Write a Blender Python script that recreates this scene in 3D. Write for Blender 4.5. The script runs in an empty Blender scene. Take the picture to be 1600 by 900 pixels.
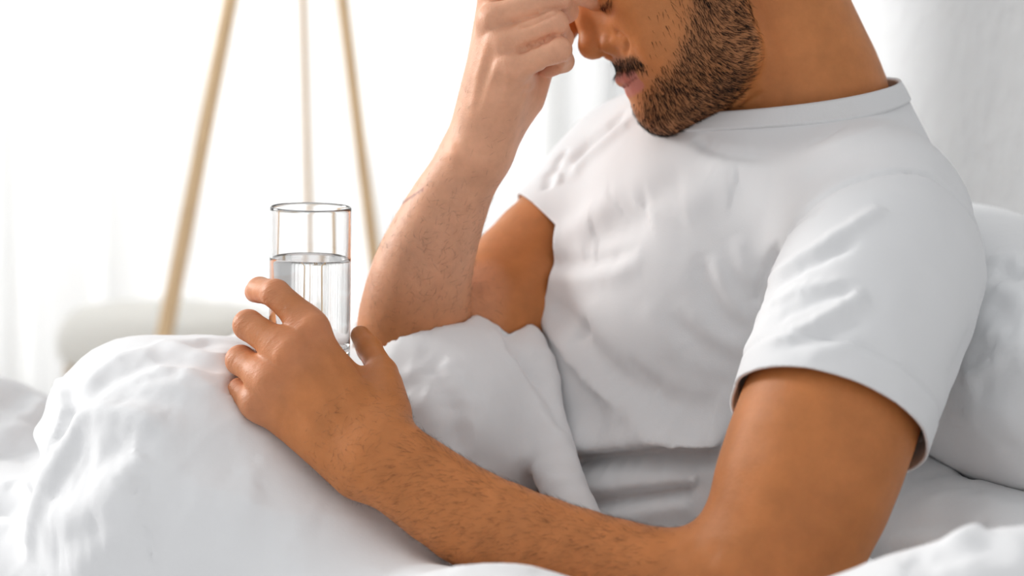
import bpy, bmesh, math, random
import numpy as np
from mathutils import Vector, Matrix

random.seed(7)
RNG = np.random.default_rng(7)
SC = bpy.context.scene
COL = SC.collection

# ------------------------------------------------------------------ camera
LENS = 85.0
F = LENS / 36.0 * 1600.0
CAM = np.array([0.0, 0.0, 1.05])
PITCH = math.radians(8.0)
ROLL = 0.022
_f = np.array([0, math.cos(PITCH), -math.sin(PITCH)])
_u0 = np.array([0, math.sin(PITCH), math.cos(PITCH)])
_x = np.array([1.0, 0, 0])
CR = _x * math.cos(ROLL) + _u0 * math.sin(ROLL)
CU = _u0 * math.cos(ROLL) - _x * math.sin(ROLL)
CF = _f
cd = bpy.data.cameras.new('camera')
cam = bpy.data.objects.new('camera', cd)
COL.objects.link(cam)
cd.lens = LENS
cd.sensor_width = 36.0
cd.clip_start = 0.05
cam.matrix_world = Matrix(((CR[0], CU[0], -CF[0], CAM[0]), (CR[1], CU[1], -CF[1], CAM[1]), (CR[2], CU[2], -CF[2], CAM[2]), (0, 0, 0, 1)))
cd.dof.use_dof = True
cd.dof.focus_distance = 1.66
cd.dof.aperture_fstop = 4.0
SC.camera = cam

# ------------------------------------------------------------------ world, lights, exposure
w = bpy.data.worlds.new('overcast_sky')
SC.world = w
w.use_nodes = True
w.node_tree.nodes['Background'].inputs[0].default_value = (0.985, 0.99, 1.0, 1)
w.node_tree.nodes['Background'].inputs[1].default_value = 0.74


def area(name, loc, target, sx, sy, power, color=(1, 1, 1)):
    l = bpy.data.lights.new(name, 'AREA')
    l.shape = 'RECTANGLE'
    l.size, l.size_y, l.energy, l.color = sx, sy, power, color
    o = bpy.data.objects.new(name, l)
    COL.objects.link(o)
    o.location = loc
    d = Vector(target) - Vector(loc)
    o.rotation_euler = d.to_track_quat('-Z', 'Y').to_euler()
    return o


kl = area('window_daylight_side', (-2.6, 3.0, 1.6), (-0.15, 1.68, 0.85), 0.9, 1.2, 3.1, (1.0, 0.985, 0.96))
kl.data.spread = math.radians(28)
kl = area('window_daylight_left', (-2.2, 2.25, 2.6), (-0.05, 1.64, 0.80), 0.8, 1.0, 0.55, (1.0, 0.985, 0.965))
kl.data.spread = math.radians(22)
kl = area('window_daylight_slant', (-2.6, 3.3, 1.7), (0.37, 2.62, 1.12), 0.36, 0.7, 1.05, (1.0, 0.99, 0.97))
kl.data.spread = math.radians(8)
area('window_daylight_back', (-0.8, 4.7, 1.3), (-0.8, 3.0, 1.2), 3.2, 2.0, 118, (1, 1, 1))

SC.view_settings.view_transform = 'Standard'
SC.view_settings.look = 'None'
SC.view_settings.exposure = 0.0
SC.view_settings.gamma = 1.0
SC.view_settings.use_curve_mapping = False
SC.cycles.use_denoising = True
SC.cycles.max_bounces = 12
SC.cycles.transmission_bounces = 12
SC.cycles.caustics_refractive = True
SC.cycles.caustics_reflective = False
SC.cycles.blur_glossy = 0.5
SC.cycles.sample_clamp_indirect = 6.0


# ------------------------------------------------------------------ space helpers
def P(px, py, D):
    return CAM + CF * D + CR * ((px - 800.0) / F * D) + CU * ((450.0 - py) / F * D)


def project(V):
    q = V - CAM
    d = q @ CF
    return 800 + (q @ CR) / d * F, 450 - (q @ CU) / d * F, d


def nrm(v):
    v = np.asarray(v, float)
    return v / np.linalg.norm(v)


# ------------------------------------------------------------------ vector noise
def _hash(ix, iy, iz, seed):
    h = (ix.astype(np.int64) * 374761393 + iy.astype(np.int64) * 668265263 + iz.astype(np.int64) * 2147483647 + seed * 1442695041) & 0x7fffffff
    h = ((h ^ (h >> 13)) * 1274126177) & 0x7fffffff
    h = h ^ (h >> 16)
    return (h & 0xffff) / 32767.5 - 1.0


def noise(V, scale=1.0, seed=0):
    q = V * scale
    i = np.floor(q).astype(np.int64)
    f = q - i
    f = f * f * f * (f * (f * 6 - 15) + 10)
    r = 0
    for dx in (0, 1):
        for dy in (0, 1):
            for dz in (0, 1):
                wgt = (f[:, 0] if dx else 1 - f[:, 0]) * (f[:, 1] if dy else 1 - f[:, 1]) * (f[:, 2] if dz else 1 - f[:, 2])
                r = r + wgt * _hash(i[:, 0] + dx, i[:, 1] + dy, i[:, 2] + dz, seed)
    return r


def sstep(a, b, x):
    t = np.clip((x - a) / (b - a), 0, 1)
    return t * t * (3 - 2 * t)


# ------------------------------------------------------------------ implicit surfaces (smooth unions of tapered limbs)
class Cone:
    def __init__(s, a, b, ra, rb, n=None, flat=1.0):
        s.a, s.b = np.asarray(a, float), np.asarray(b, float)
        s.ra, s.rb, s.flat = ra, rb, flat
        s.n = None if n is None else nrm(n)
        s.c = (s.a + s.b) / 2
        s.R = np.linalg.norm(s.b - s.a) / 2 + max(ra, rb)

    def prune(s, c, R):
        return s if np.linalg.norm(c - s.c) < R + s.R else None

    def ev(s, V):
        ab = s.b - s.a
        L = ab @ ab
        t = np.clip(((V - s.a) @ ab) / max(L, 1e-12), 0, 1)
        q = V - s.a - t[:, None] * ab
        r = s.ra + t * (s.rb - s.ra)
        l2 = (q * q).sum(1)
        if s.n is None:
            return np.sqrt(l2) - r
        qn = q @ s.n
        l = np.sqrt(l2) + 1e-9
        l3 = np.sqrt(np.maximum(l2 - qn * qn, 0) + (qn / s.flat) ** 2) + 1e-9
        return (l3 - r) * np.clip(l / l3, s.flat, 1)


class Ell:
    def __init__(s, c, r, ax=None):
        s.c = np.asarray(c, float)
        s.r = np.asarray(r, float)
        s.ax = np.eye(3) if ax is None else np.array([nrm(v) for v in ax])
        s.R = s.r.max()

    def prune(s, c, R):
        return s if np.linalg.norm(c - s.c) < R + s.R else None

    def ev(s, V):
        q = (V - s.c) @ s.ax.T
        k0 = np.sqrt(((q / s.r) ** 2).sum(1)) + 1e-9
        k1 = np.sqrt(((q / s.r ** 2) ** 2).sum(1)) + 1e-9
        return k0 * (k0 - 1) / k1


class U:
    def __init__(s, k, *ch):
        s.k = k
        s.ch = [c for c in ch if c is not None]

    def prune(s, c, R):
        ch = [q for q in (x.prune(c, R + s.k) for x in s.ch) if q is not None]
        if not ch:
            return None
        return ch[0] if len(ch) == 1 else U(s.k, *ch)

    def ev(s, V):
        d = s.ch[0].ev(V)
        for c in s.ch[1:]:
            e = c.ev(V)
            if s.k <= 0:
                d = np.minimum(d, e)
            else:
                h = np.maximum(s.k - np.abs(d - e), 0) / s.k
                d = np.minimum(d, e) - h * h * s.k * 0.25
        return d


class Sub:
    def __init__(s, k, base, *cut):
        s.k, s.base, s.cut = k, base, list(cut)

    def prune(s, c, R):
        b = s.base.prune(c, R)
        if b is None:
            return None
        cut = [q for q in (x.prune(c, R + s.k) for x in s.cut) if q is not None]
        return Sub(s.k, b, *cut) if cut else b

    def ev(s, V):
        d = s.base.ev(V)
        for c in s.cut:
            e = -c.ev(V)
            h = np.maximum(s.k - np.abs(d - e), 0) / s.k
            d = np.maximum(d, e) + h * h * s.k * 0.25
        return d


class Off:
    def __init__(s, base, o):
        s.base, s.o = base, o

    def prune(s, c, R):
        b = s.base.prune(c, R + abs(s.o))
        return None if b is None else Off(b, s.o)

    def ev(s, V):
        return s.base.ev(V) - s.o


def crom(pts, n):
    p = np.asarray(pts, float)
    p = np.vstack([2 * p[0] - p[1], p, 2 * p[-1] - p[-2]])
    out = []
    for i in range(1, len(p) - 2):
        for j in range(n):
            t = j / n
            out.append(0.5 * (2 * p[i] + (p[i + 1] - p[i - 1]) * t + (2 * p[i - 1] - 5 * p[i] + 4 * p[i + 1] - p[i + 2]) * t * t
                              + (3 * p[i] - p[i - 1] - 3 * p[i + 1] + p[i + 2]) * t ** 3))
    out.append(p[-2])
    return np.array(out)


def W4(pts):
    """image column, row, depth, radius in image pixels at that depth -> point and radius in metres"""
    return np.array([[*P(a, b, d), r * d / F] for a, b, d, r in pts])


def tube(pts, n=3, k=0.002, nn=None, flat=1.0):
    q = crom(W4(pts), n) if n > 1 else W4(pts)
    return U(k, *[Cone(q[i, :3], q[i + 1, :3], q[i, 3], q[i + 1, 3], nn, flat) for i in range(len(q) - 1)])


def limb(pts, k=0.0, nn=None, flat=1.0):
    q = W4(pts)
    return U(k, *[Cone(q[i, :3], q[i + 1, :3], q[i, 3], q[i + 1, 3], nn, flat) for i in range(len(q) - 1)])


def ball(px, py, D, r):
    return Ell(P(px, py, D), [r * D / F] * 3)


def isosurface(node, h, n=16, newton=2, pad=0.03):
    """surface nets over the active blocks only; returns vertices and quads"""
    leaves = []

    def walk(x):
        if isinstance(x, (Cone, Ell)):
            leaves.append(x)
        elif isinstance(x, U):
            [walk(c) for c in x.ch]
        elif isinstance(x, (Sub, Off)):
            walk(x.base)
    walk(node)
    lo = np.min([l.c - l.R for l in leaves], 0) - pad
    hi = np.max([l.c + l.R for l in leaves], 0) + pad
    B = h * n
    nb = np.ceil((hi - lo) / B).astype(int)
    g = np.stack(np.meshgrid(*[np.arange(k) for k in nb], indexing='ij'), -1).reshape(-1, 3)
    R = B * math.sqrt(3) / 2
    # coarse pass in larger cells
    big = 6
    key = g // big
    act = []
    uk, inv = np.unique(key, axis=0, return_inverse=True)
    inv = inv.reshape(-1)
    order = np.argsort(inv, kind='stable')
    bounds = np.searchsorted(inv[order], np.arange(len(uk) + 1))
    for i in range(len(uk)):
        idx = order[bounds[i]:bounds[i + 1]]
        cen = lo + (uk[i] + 0.5) * B * big
        pr = node.prune(cen, R * big + R * 1.7)
        if pr is None:
            continue
        d = pr.ev(lo + (g[idx] + 0.5) * B)
        act.append(g[idx[np.abs(d) < R * 1.6]])
    act = np.vstack(act)
    off = np.stack(np.meshgrid(*[np.arange(n + 1)] * 3, indexing='ij'), -1).reshape(-1, 3)
    N = (nb.max() + 2) * n
    keys, verts, quads = [], [], []

    def kid(c):
        return (c[:, 0].astype(np.int64) * N + c[:, 1]) * N + c[:, 2]
    for b in act:
        o = lo + b * B
        pr = node.prune(o + B / 2, R + 0.012)
        if pr is None:
            continue
        d = pr.ev(o + off * h).reshape(n + 1, n + 1, n + 1)
        s = d < 0
        if s.all() or not s.any():
            continue
        sc = [s[i:n + i, j:n + j, k:n + k] for i in (0, 1) for j in (0, 1) for k in (0, 1)]
        tot = sum(x.astype(np.int8) for x in sc)
        cell = np.argwhere((tot > 0) & (tot < 8))
        acc = np.zeros((len(cell), 3))
        cnt = np.zeros(len(cell))
        for ax in range(3):
            for e in range(4):
                p0 = np.zeros(3, int)
                oth = [a for a in range(3) if a != ax]
                p0[oth[0]] = e & 1
                p0[oth[1]] = e >> 1
                p1 = p0.copy()
                p1[ax] = 1
                c0, c1 = cell + p0, cell + p1
                d0 = d[c0[:, 0], c0[:, 1], c0[:, 2]]
                d1 = d[c1[:, 0], c1[:, 1], c1[:, 2]]
                m = (d0 < 0) != (d1 < 0)
                t = np.where(m, d0 / np.where(m, d0 - d1, 1), 0)
                pt = c0 + t[:, None] * (p1 - p0)
                acc += np.where(m[:, None], pt, 0)
                cnt += m
        v = o + acc / cnt[:, None] * h
        e = h * 0.25
        for _ in range(newton):
            dd = pr.ev(v)
            gx = np.stack([pr.ev(v + np.eye(3)[a] * e) - dd for a in range(3)], 1) / e
            g2 = np.maximum((gx * gx).sum(1), 0.2)
            st = -(dd / g2)[:, None] * gx
            ln = np.linalg.norm(st, axis=1, keepdims=True)
            v = v + st * np.minimum(1, h * 0.7 / (ln + 1e-12))
        keys.append(kid(cell + b * n))
        verts.append(v)
        for ax in range(3):
            sl0 = [slice(0, n)] * 3
            sl1 = list(sl0)
            sl1[ax] = slice(1, n + 1)
            a0, a1 = s[tuple(sl0)], s[tuple(sl1)]
            for flag in (True, False):
                m = np.argwhere((a0 & ~a1) if flag else (~a0 & a1))
                if not len(m):
                    continue
                m = m + b * n
                u, w2 = (ax + 1) % 3, (ax + 2) % 3
                eu, ew = np.eye(3, dtype=int)[u], np.eye(3, dtype=int)[w2]
                qd = [kid(m - eu - ew), kid(m - ew), kid(m), kid(m - eu)]
                if not flag:
                    qd = qd[::-1]
                quads.append(np.stack(qd, 1))
    keys = np.concatenate(keys)
    verts = np.vstack(verts)
    quads = np.vstack(quads)
    so = np.argsort(keys)
    keys, verts = keys[so], verts[so]
    ix = np.searchsorted(keys, quads)
    ix = np.minimum(ix, len(keys) - 1)
    ok = (keys[ix] == quads).all(1)
    return verts, ix[ok]


def normals(V, Q):
    fn = np.cross(V[Q[:, 2]] - V[Q[:, 0]], V[Q[:, 3]] - V[Q[:, 1]])
    N = np.zeros_like(V)
    for i in range(4):
        for a in range(3):
            N[:, a] += np.bincount(Q[:, i], fn[:, a], len(V))
    return N / (np.linalg.norm(N, axis=1, keepdims=True) + 1e-12)


def smooth(V, Q, it=1, f=0.5):
    E = np.vstack([Q[:, [0, 1]], Q[:, [1, 2]], Q[:, [2, 3]], Q[:, [3, 0]]])
    for _ in range(it):
        A = np.zeros_like(V)
        c = np.bincount(E[:, 0], minlength=len(V)) + np.bincount(E[:, 1], minlength=len(V))
        for a in range(3):
            A[:, a] = np.bincount(E[:, 0], V[E[:, 1], a], len(V)) + np.bincount(E[:, 1], V[E[:, 0], a], len(V))
        V = V * (1 - f) + f * A / np.maximum(c, 1)[:, None]
    return V


def lift(V, pts, step=8.0, N=None):
    """a line drawn over a surface: its points as seen from the front, on the surface"""
    x, y, d = project(V)
    if N is not None:
        face = ((CAM - V) * N).sum(1) > 0
    else:
        face = np.ones(len(V), bool)
    p = np.asarray(pts, float)
    seg = np.linalg.norm(np.diff(p, axis=0), axis=1)
    sm = crom(p, max(2, int(seg.mean() / step))) if len(p) > 2 else np.linspace(p[0], p[-1], max(3, int(seg.sum() / step)))
    out = []
    idx0 = np.where(face & (x > p[:, 0].min() - 20) & (x < p[:, 0].max() + 20) & (y > p[:, 1].min() - 20) & (y < p[:, 1].max() + 20))[0]
    if len(idx0) == 0:
        return None
    X, Y, Z = x[idx0], y[idx0], d[idx0]
    for q in sm:
        r2 = (X - q[0]) ** 2 + (Y - q[1]) ** 2
        m = r2 < 64
        if not m.any():
            m = r2 <= r2.min() + 1e-9
            if r2.min() > 900:
                continue
        j = np.where(m)[0]
        near = Z[j].min()
        j = j[Z[j] < near + 0.02]
        j = j[np.argmin(r2[j])]
        out.append(V[idx0[j]])
    return np.array(out) if len(out) > 1 else None


def linedist(V, L):
    best = np.full(len(V), 1e9)
    tt = np.zeros(len(V))
    for i in range(len(L) - 1):
        ab = L[i + 1] - L[i]
        t = np.clip(((V - L[i]) @ ab) / max(ab @ ab, 1e-12), 0, 1)
        dd = np.linalg.norm(V - L[i] - t[:, None] * ab, axis=1)
        m = dd < best
        best = np.where(m, dd, best)
        tt = np.where(m, (i + t) / (len(L) - 1), tt)
    return best, tt


def carve(V, N, strokes):
    """raise (+) or press (-) the surface along lines: (points, width mm, height mm[, end taper])"""
    D = np.zeros(len(V))
    S = np.zeros(len(V))
    for s in strokes:
        pts, wd, am = s[0], s[1] / 1000, s[2] / 1000
        tp = s[3] if len(s) > 3 else 0.25
        L = lift(V, pts, N=N)
        if L is None:
            continue
        lo, hi = L.min(0) - wd * 3, L.max(0) + wd * 3
        m = np.where(((V > lo) & (V < hi)).all(1))[0]
        if not len(m):
            continue
        dd, t = linedist(V[m], L)
        pr = np.exp(-(dd / wd) ** 2)
        if tp > 0:
            pr = pr * sstep(-0.02, tp, t) * (1 - sstep(1 - tp, 1.02, t))
        D[m] += pr * am
        if len(s) > 4:
            S[m] += pr * s[4] / 1000
    return V + N * D[:, None] - np.array([0, 0, 1.0]) * S[:, None]


# ------------------------------------------------------------------ objects
def mesh_obj(name, V, Q, m, parent=None, smooth_=True):
    me = bpy.data.meshes.new(name)
    V = np.ascontiguousarray(V, np.float32)
    Q = np.ascontiguousarray(Q, np.int32)
    k = Q.shape[1]
    me.vertices.add(len(V))
    me.vertices.foreach_set('co', V.ravel())
    me.loops.add(Q.size)
    me.loops.foreach_set('vertex_index', Q.ravel())
    me.polygons.add(len(Q))
    me.polygons.foreach_set('loop_start', np.arange(0, Q.size, k, dtype=np.int32))
    me.polygons.foreach_set('loop_total', np.full(len(Q), k, np.int32))
    me.update(calc_edges=True)
    if smooth_:
        me.polygons.foreach_set('use_smooth', np.ones(len(Q), bool))
    me.materials.append(m)
    o = bpy.data.objects.new(name, me)
    COL.objects.link(o)
    if parent:
        o.parent = parent
    return o


def bm_obj(name, bm, m, parent=None, smooth_=False, bev=0):
    me = bpy.data.meshes.new(name)
    if smooth_:
        for f in bm.faces:
            f.smooth = True
    bm.to_mesh(me)
    bm.free()
    me.materials.append(m)
    o = bpy.data.objects.new(name, me)
    COL.objects.link(o)
    if bev:
        b = o.modifiers.new('bevel', 'BEVEL')
        b.width = bev
        b.segments = 2
        b.limit_method = 'ANGLE'
    if parent:
        o.parent = parent
    return o


def tag(o, label=None, cat=None, group=None, kind=None):
    if label:
        o['label'] = label
    if cat:
        o['category'] = cat
    if group:
        o['group'] = group
    if kind:
        o['kind'] = kind
    return o


def empty(name, label, cat, loc):
    o = bpy.data.objects.new(name, None)
    COL.objects.link(o)
    o.location = loc
    o['label'], o['category'] = label, cat
    bpy.context.view_layer.update()
    return o


def child(o, parent):
    o.parent = parent
    o.matrix_parent_inverse = Matrix.Translation(-Vector(parent.location)) if parent.type == 'EMPTY' else Matrix.Identity(4)
    return o


def box(bm, c, s, rz=0.0):
    r = bmesh.ops.create_cube(bm, size=1.0)
    M = Matrix.Translation(Vector(c)) @ Matrix.Rotation(rz, 4, 'Z') @ Matrix.Diagonal((*s, 1))
    bmesh.ops.transform(bm, matrix=M, verts=r['verts'])


def rod(bm, a, b, ra, rb, seg=20):
    a, b = Vector(a), Vector(b)
    d = b - a
    r = bmesh.ops.create_cone(bm, cap_ends=True, segments=seg, radius1=ra, radius2=rb, depth=d.length)
    M = Matrix.Translation((a + b) / 2) @ d.to_track_quat('Z', 'Y').to_matrix().to_4x4()
    bmesh.ops.transform(bm, matrix=M, verts=r['verts'])


def lathe(bm, prof, seg=64, M=None, close=False):
    rings = []
    for r, z in prof:
        if r < 1e-6:
            rings.append([bm.verts.new((0, 0, z))])
        else:
            rings.append([bm.verts.new((r * math.cos(2 * math.pi * i / seg), r * math.sin(2 * math.pi * i / seg), z)) for i in range(seg)])
    pairs = list(zip(rings, rings[1:]))
    if close:
        pairs.append((rings[-1], rings[0]))
    for A, Bq in pairs:
        for i in range(seg):
            j = (i + 1) % seg
            if len(A) == 1 and len(Bq) == 1:
                continue
            if len(A) == 1:
                bm.faces.new((A[0], Bq[j], Bq[i]))
            elif len(Bq) == 1:
                bm.faces.new((A[i], A[j], Bq[0]))
            else:
                bm.faces.new((A[i], A[j], Bq[j], Bq[i]))
    if M is not None:
        bmesh.ops.transform(bm, matrix=M, verts=bm.verts)


# ------------------------------------------------------------------ materials
def mat(name, color, rough=0.6, **kw):
    m = bpy.data.materials.new(name)
    m.use_nodes = True
    b = m.node_tree.nodes['Principled BSDF']
    b.inputs['Base Color'].default_value = (*color, 1)
    b.inputs['Roughness'].default_value = rough
    for k, v in kw.items():
        b.inputs[k.replace('_', ' ')].default_value = v
    return m


def nodes(m):
    return m.node_tree.nodes, m.node_tree.links, m.node_tree.nodes['Principled BSDF']


def add_bump(m, layers, vec='Object'):
    """layers: list of (kind, scale, strength, distance[, detail])"""
    N, L, b = nodes(m)
    tc = N.new('ShaderNodeTexCoord')
    prev = None
    for kind, sc, st, dist, *ex in layers:
        if kind == 'noise':
            t = N.new('ShaderNodeTexNoise')
            t.inputs['Scale'].default_value = sc
            t.inputs['Detail'].default_value = ex[0] if ex else 4
            out = t.outputs[0]
        elif kind == 'voronoi':
            t = N.new('ShaderNodeTexVoronoi')
            t.inputs['Scale'].default_value = sc
            out = t.outputs[0]
        L.new(tc.outputs[vec], t.inputs['Vector'])
        bp = N.new('ShaderNodeBump')
        bp.inputs['Strength'].default_value = st
        bp.inputs['Distance'].default_value = dist
        L.new(out, bp.inputs['Height'])
        if prev:
            L.new(prev.outputs[0], bp.inputs['Normal'])
        prev = bp
    L.new(prev.outputs[0], b.inputs['Normal'])
    return m


def cloth_mat(name, color, weave=1800, st=0.25, crumple=0.0):
    m = mat(name, color, 0.85)
    b = m.node_tree.nodes['Principled BSDF']
    b.inputs['Sheen Weight'].default_value = 0.15
    b.inputs['Specular IOR Level'].default_value = 0.2
    ly = [('noise', weave, st, 0.0004, 2)]
    if crumple:
        ly = [('noise', 28, crumple * 0.5, 0.006, 4), ('noise', 90, crumple * 0.6, 0.002, 4)] + ly
    return add_bump(m, ly)


M_SHIRT = cloth_mat('white_cotton_jersey', (0.76, 0.765, 0.775), 1500, 0.3, 0.12)
M_RIB = cloth_mat('white_rib_knit', (0.76, 0.765, 0.775), 1500, 0.2)
_N, _L, _b = nodes(M_RIB)
_uv = _N.new('ShaderNodeAttribute')
_uv.attribute_name = 'rib'
_wv = _N.new('ShaderNodeTexWave')
_wv.inputs['Scale'].default_value = 1.0
_bp = _N.new('ShaderNodeBump')
_bp.inputs['Strength'].default_value = 0.35
_bp.inputs['Distance'].default_value = 0.0006
_L.new(_uv.outputs['Vector'], _wv.inputs['Vector'])
_L.new(_wv.outputs[0], _bp.inputs['Height'])
_L.new(_bp.outputs[0], _b.inputs['Normal'])
M_DUVET = cloth_mat('white_duvet_cotton', (0.81, 0.815, 0.825), 1300, 0.15, 0.22)
M_PILLOW = cloth_mat('pillowcase_cotton', (0.88, 0.89, 0.90), 1300, 0.15, 0.25)
M_SHEET = cloth_mat('sheet_cotton', (0.85, 0.855, 0.865), 1300, 0.15, 0.25)


def skin_mat():
    m = mat('skin', (0.5, 0.25, 0.13), 0.48)
    N, L, b = nodes(m)
    at = N.new('ShaderNodeAttribute')
    at.attribute_name = 'tone'
    tc = N.new('ShaderNodeTexCoord')
    n1 = N.new('ShaderNodeTexNoise')
    n1.inputs['Scale'].default_value = 38
    n1.inputs['Detail'].default_value = 8
    n1.inputs['Roughness'].default_value = 0.65
    L.new(tc.outputs['Object'], n1.inputs['Vector'])
    mr = N.new('ShaderNodeMapRange')
    mr.inputs['From Min'].default_value = 0.3
    mr.inputs['From Max'].default_value = 0.7
    mr.inputs['To Min'].default_value = 0.86
    mr.inputs['To Max'].default_value = 1.12
    L.new(n1.outputs[0], mr.inputs['Value'])
    mx = N.new('ShaderNodeMix')
    mx.data_type = 'RGBA'
    mx.blend_type = 'MULTIPLY'
    mx.inputs[0].default_value = 1.0
    L.new(at.outputs['Color'], mx.inputs[6])
    L.new(mr.outputs[0], mx.inputs[7])
    L.new(mx.outputs[2], b.inputs['Base Color'])
    b.inputs['Subsurface Weight'].default_value = 0.22
    b.inputs['Subsurface Radius'].default_value = (1.0, 0.35, 0.2)
    b.inputs['Subsurface Scale'].default_value = 0.006
    b.inputs['Specular IOR Level'].default_value = 0.28
    # pores and fine creases, knuckle wrinkles where the finger coordinate is stored
    v1 = N.new('ShaderNodeTexVoronoi')
    v1.inputs['Scale'].default_value = 900
    L.new(tc.outputs['Object'], v1.inputs['Vector'])
    b1 = N.new('ShaderNodeBump')
    b1.inputs['Strength'].default_value = 0.22
    b1.inputs['Distance'].default_value = 0.0004
    L.new(v1.outputs[0], b1.inputs['Height'])
    n2 = N.new('ShaderNodeTexNoise')
    n2.inputs['Scale'].default_value = 260
    n2.inputs['Detail'].default_value = 4
    L.new(tc.outputs['Object'], n2.inputs['Vector'])
    b2 = N.new('ShaderNodeBump')
    b2.inputs['Strength'].default_value = 0.2
    b2.inputs['Distance'].default_value = 0.001
    L.new(n2.outputs[0], b2.inputs['Height'])
    L.new(b1.outputs[0], b2.inputs['Normal'])
    kn = N.new('ShaderNodeAttribute')
    kn.attribute_name = 'knuckle'
    sx = N.new('ShaderNodeSeparateXYZ')
    L.new(kn.outputs['Vector'], sx.inputs[0])
    cx = N.new('ShaderNodeCombineXYZ')
    L.new(sx.outputs[0], cx.inputs[0])
    n3 = N.new('ShaderNodeTexNoise')
    n3.inputs['Scale'].default_value = 520
    n3.inputs['Detail'].default_value = 2
    ad = N.new('ShaderNodeVectorMath')
    ad.operation = 'MULTIPLY_ADD'
    L.new(tc.outputs['Object'], ad.inputs[0])
    ad.inputs[1].default_value = (0.4, 0.4, 0.4)
    L.new(cx.outputs[0], ad.inputs[2])
    L.new(ad.outputs[0], n3.inputs['Vector'])
    mu = N.new('ShaderNodeMath')
    mu.operation = 'MULTIPLY'
    L.new(n3.outputs[0], mu.inputs[0])
    L.new(sx.outputs[1], mu.inputs[1])
    b3 = N.new('ShaderNodeBump')
    b3.inputs['Strength'].default_value = 0.6
    b3.inputs['Distance'].default_value = 0.0022
    L.new(mu.outputs[0], b3.inputs['Height'])
    L.new(b2.outputs[0], b3.inputs['Normal'])
    L.new(b3.outputs[0], b.inputs['Normal'])
    return m


M_SKIN = skin_mat()
M_HAIR = mat('dark_brown_hair', (0.012, 0.008, 0.006), 0.6, Specular_IOR_Level=0.2)
M_FUZZ = mat('brown_body_hair', (0.05, 0.024, 0.012), 0.5)
M_NAIL = mat('fingernail', (0.62, 0.36, 0.27), 0.3)
M_WOOD = mat('pale_beech_wood', (0.92, 0.63, 0.36), 0.5)
M_WOOD2 = mat('honey_oak_wood', (0.50, 0.34, 0.17), 0.5)
for _m in (M_WOOD, M_WOOD2):
    N_, L_, B_ = nodes(_m)
    tc_ = N_.new('ShaderNodeTexCoord')
    mp_ = N_.new('ShaderNodeMapping')
    mp_.inputs['Scale'].default_value = (60, 60, 4)
    nz_ = N_.new('ShaderNodeTexNoise')
    nz_.inputs['Scale'].default_value = 1.5
    nz_.inputs['Detail'].default_value = 6
    cr_ = N_.new('ShaderNodeMix')
    cr_.data_type = 'RGBA'
    c_ = B_.inputs['Base Color'].default_value[:3]
    cr_.inputs[6].default_value = (*[q * 0.82 for q in c_], 1)
    cr_.inputs[7].default_value = (*[min(1, q * 1.15) for q in c_], 1)
    L_.new(tc_.outputs['Object'], mp_.inputs[0])
    L_.new(mp_.outputs[0], nz_.inputs['Vector'])
    L_.new(nz_.outputs[0], cr_.inputs[0])
    L_.new(cr_.outputs[2], B_.inputs['Base Color'])
M_GLASS = mat('clear_glass', (1, 1, 1), 0.0, Transmission_Weight=1.0, IOR=1.48)
M_WATER = mat('water', (1, 1, 1), 0.0, Transmission_Weight=1.0, IOR=1.33)
M_CREAM = cloth_mat('cream_upholstery', (0.95, 0.93, 0.87), 900, 0.2, 0.1)
M_SHADE = mat('linen_lamp_shade', (0.85, 0.83, 0.78), 0.8)
M_FLOOR = mat('white_floor_boards', (0.80, 0.79, 0.77), 0.45)
M_TRIM = mat('white_gloss_paint', (0.85, 0.85, 0.84), 0.4)
M_METAL = mat('brushed_brass', (0.6, 0.45, 0.25), 0.35, Metallic=1.0)
M_WALL = mat('white_plaster', (0.62, 0.625, 0.63), 0.8)
add_bump(M_WALL, [('noise', 7, 0.3, 0.02, 3), ('noise', 38, 0.55, 0.010, 6), ('voronoi', 26, 0.25, 0.008), ('noise', 200, 0.3, 0.002, 3)])


def curtain_mat():
    m = bpy.data.materials.new('sheer_white_voile')
    m.use_nodes = True
    N, L = m.node_tree.nodes, m.node_tree.links
    N.clear()
    o = N.new('ShaderNodeOutputMaterial')
    d = N.new('ShaderNodeBsdfDiffuse')
    d.inputs[0].default_value = (0.88, 0.88, 0.87, 1)
    t = N.new('ShaderNodeBsdfTranslucent')
    t.inputs[0].default_value = (0.92, 0.92, 0.92, 1)
    mx = N.new('ShaderNodeMixShader')
    mx.inputs[0].default_value = 0.6
    L.new(d.outputs[0], mx.inputs[1])
    L.new(t.outputs[0], mx.inputs[2])
    L.new(mx.outputs[0], o.inputs[0])
    return m


def pane_mat():
    m = bpy.data.materials.new('window_pane_glass')
    m.use_nodes = True
    N, L = m.node_tree.nodes, m.node_tree.links
    N.clear()
    o = N.new('ShaderNodeOutputMaterial')
    t = N.new('ShaderNodeBsdfTransparent')
    t.inputs[0].default_value = (0.98, 0.98, 0.98, 1)
    g = N.new('ShaderNodeBsdfGlossy')
    g.inputs['Roughness'].default_value = 0.01
    mx = N.new('ShaderNodeMixShader')
    mx.inputs[0].default_value = 0.06
    L.new(t.outputs[0], mx.inputs[1])
    L.new(g.outputs[0], mx.inputs[2])
    L.new(mx.outputs[0], o.inputs[0])
    return m


M_PANE = pane_mat()
M_CURTAIN = curtain_mat()

# ------------------------------------------------------------------ the room
WN = nrm([-0.985, -0.1725, 0])            # normal of the wall the bed stands against
WD = np.array([WN[1], -WN[0], 0])      # along that wall, away from the camera
WP = np.array([0.47, 1.95, 0.0])       # a point on it
BACK_Y = 3.78
WX = -1.55                              # middle of the window


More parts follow.
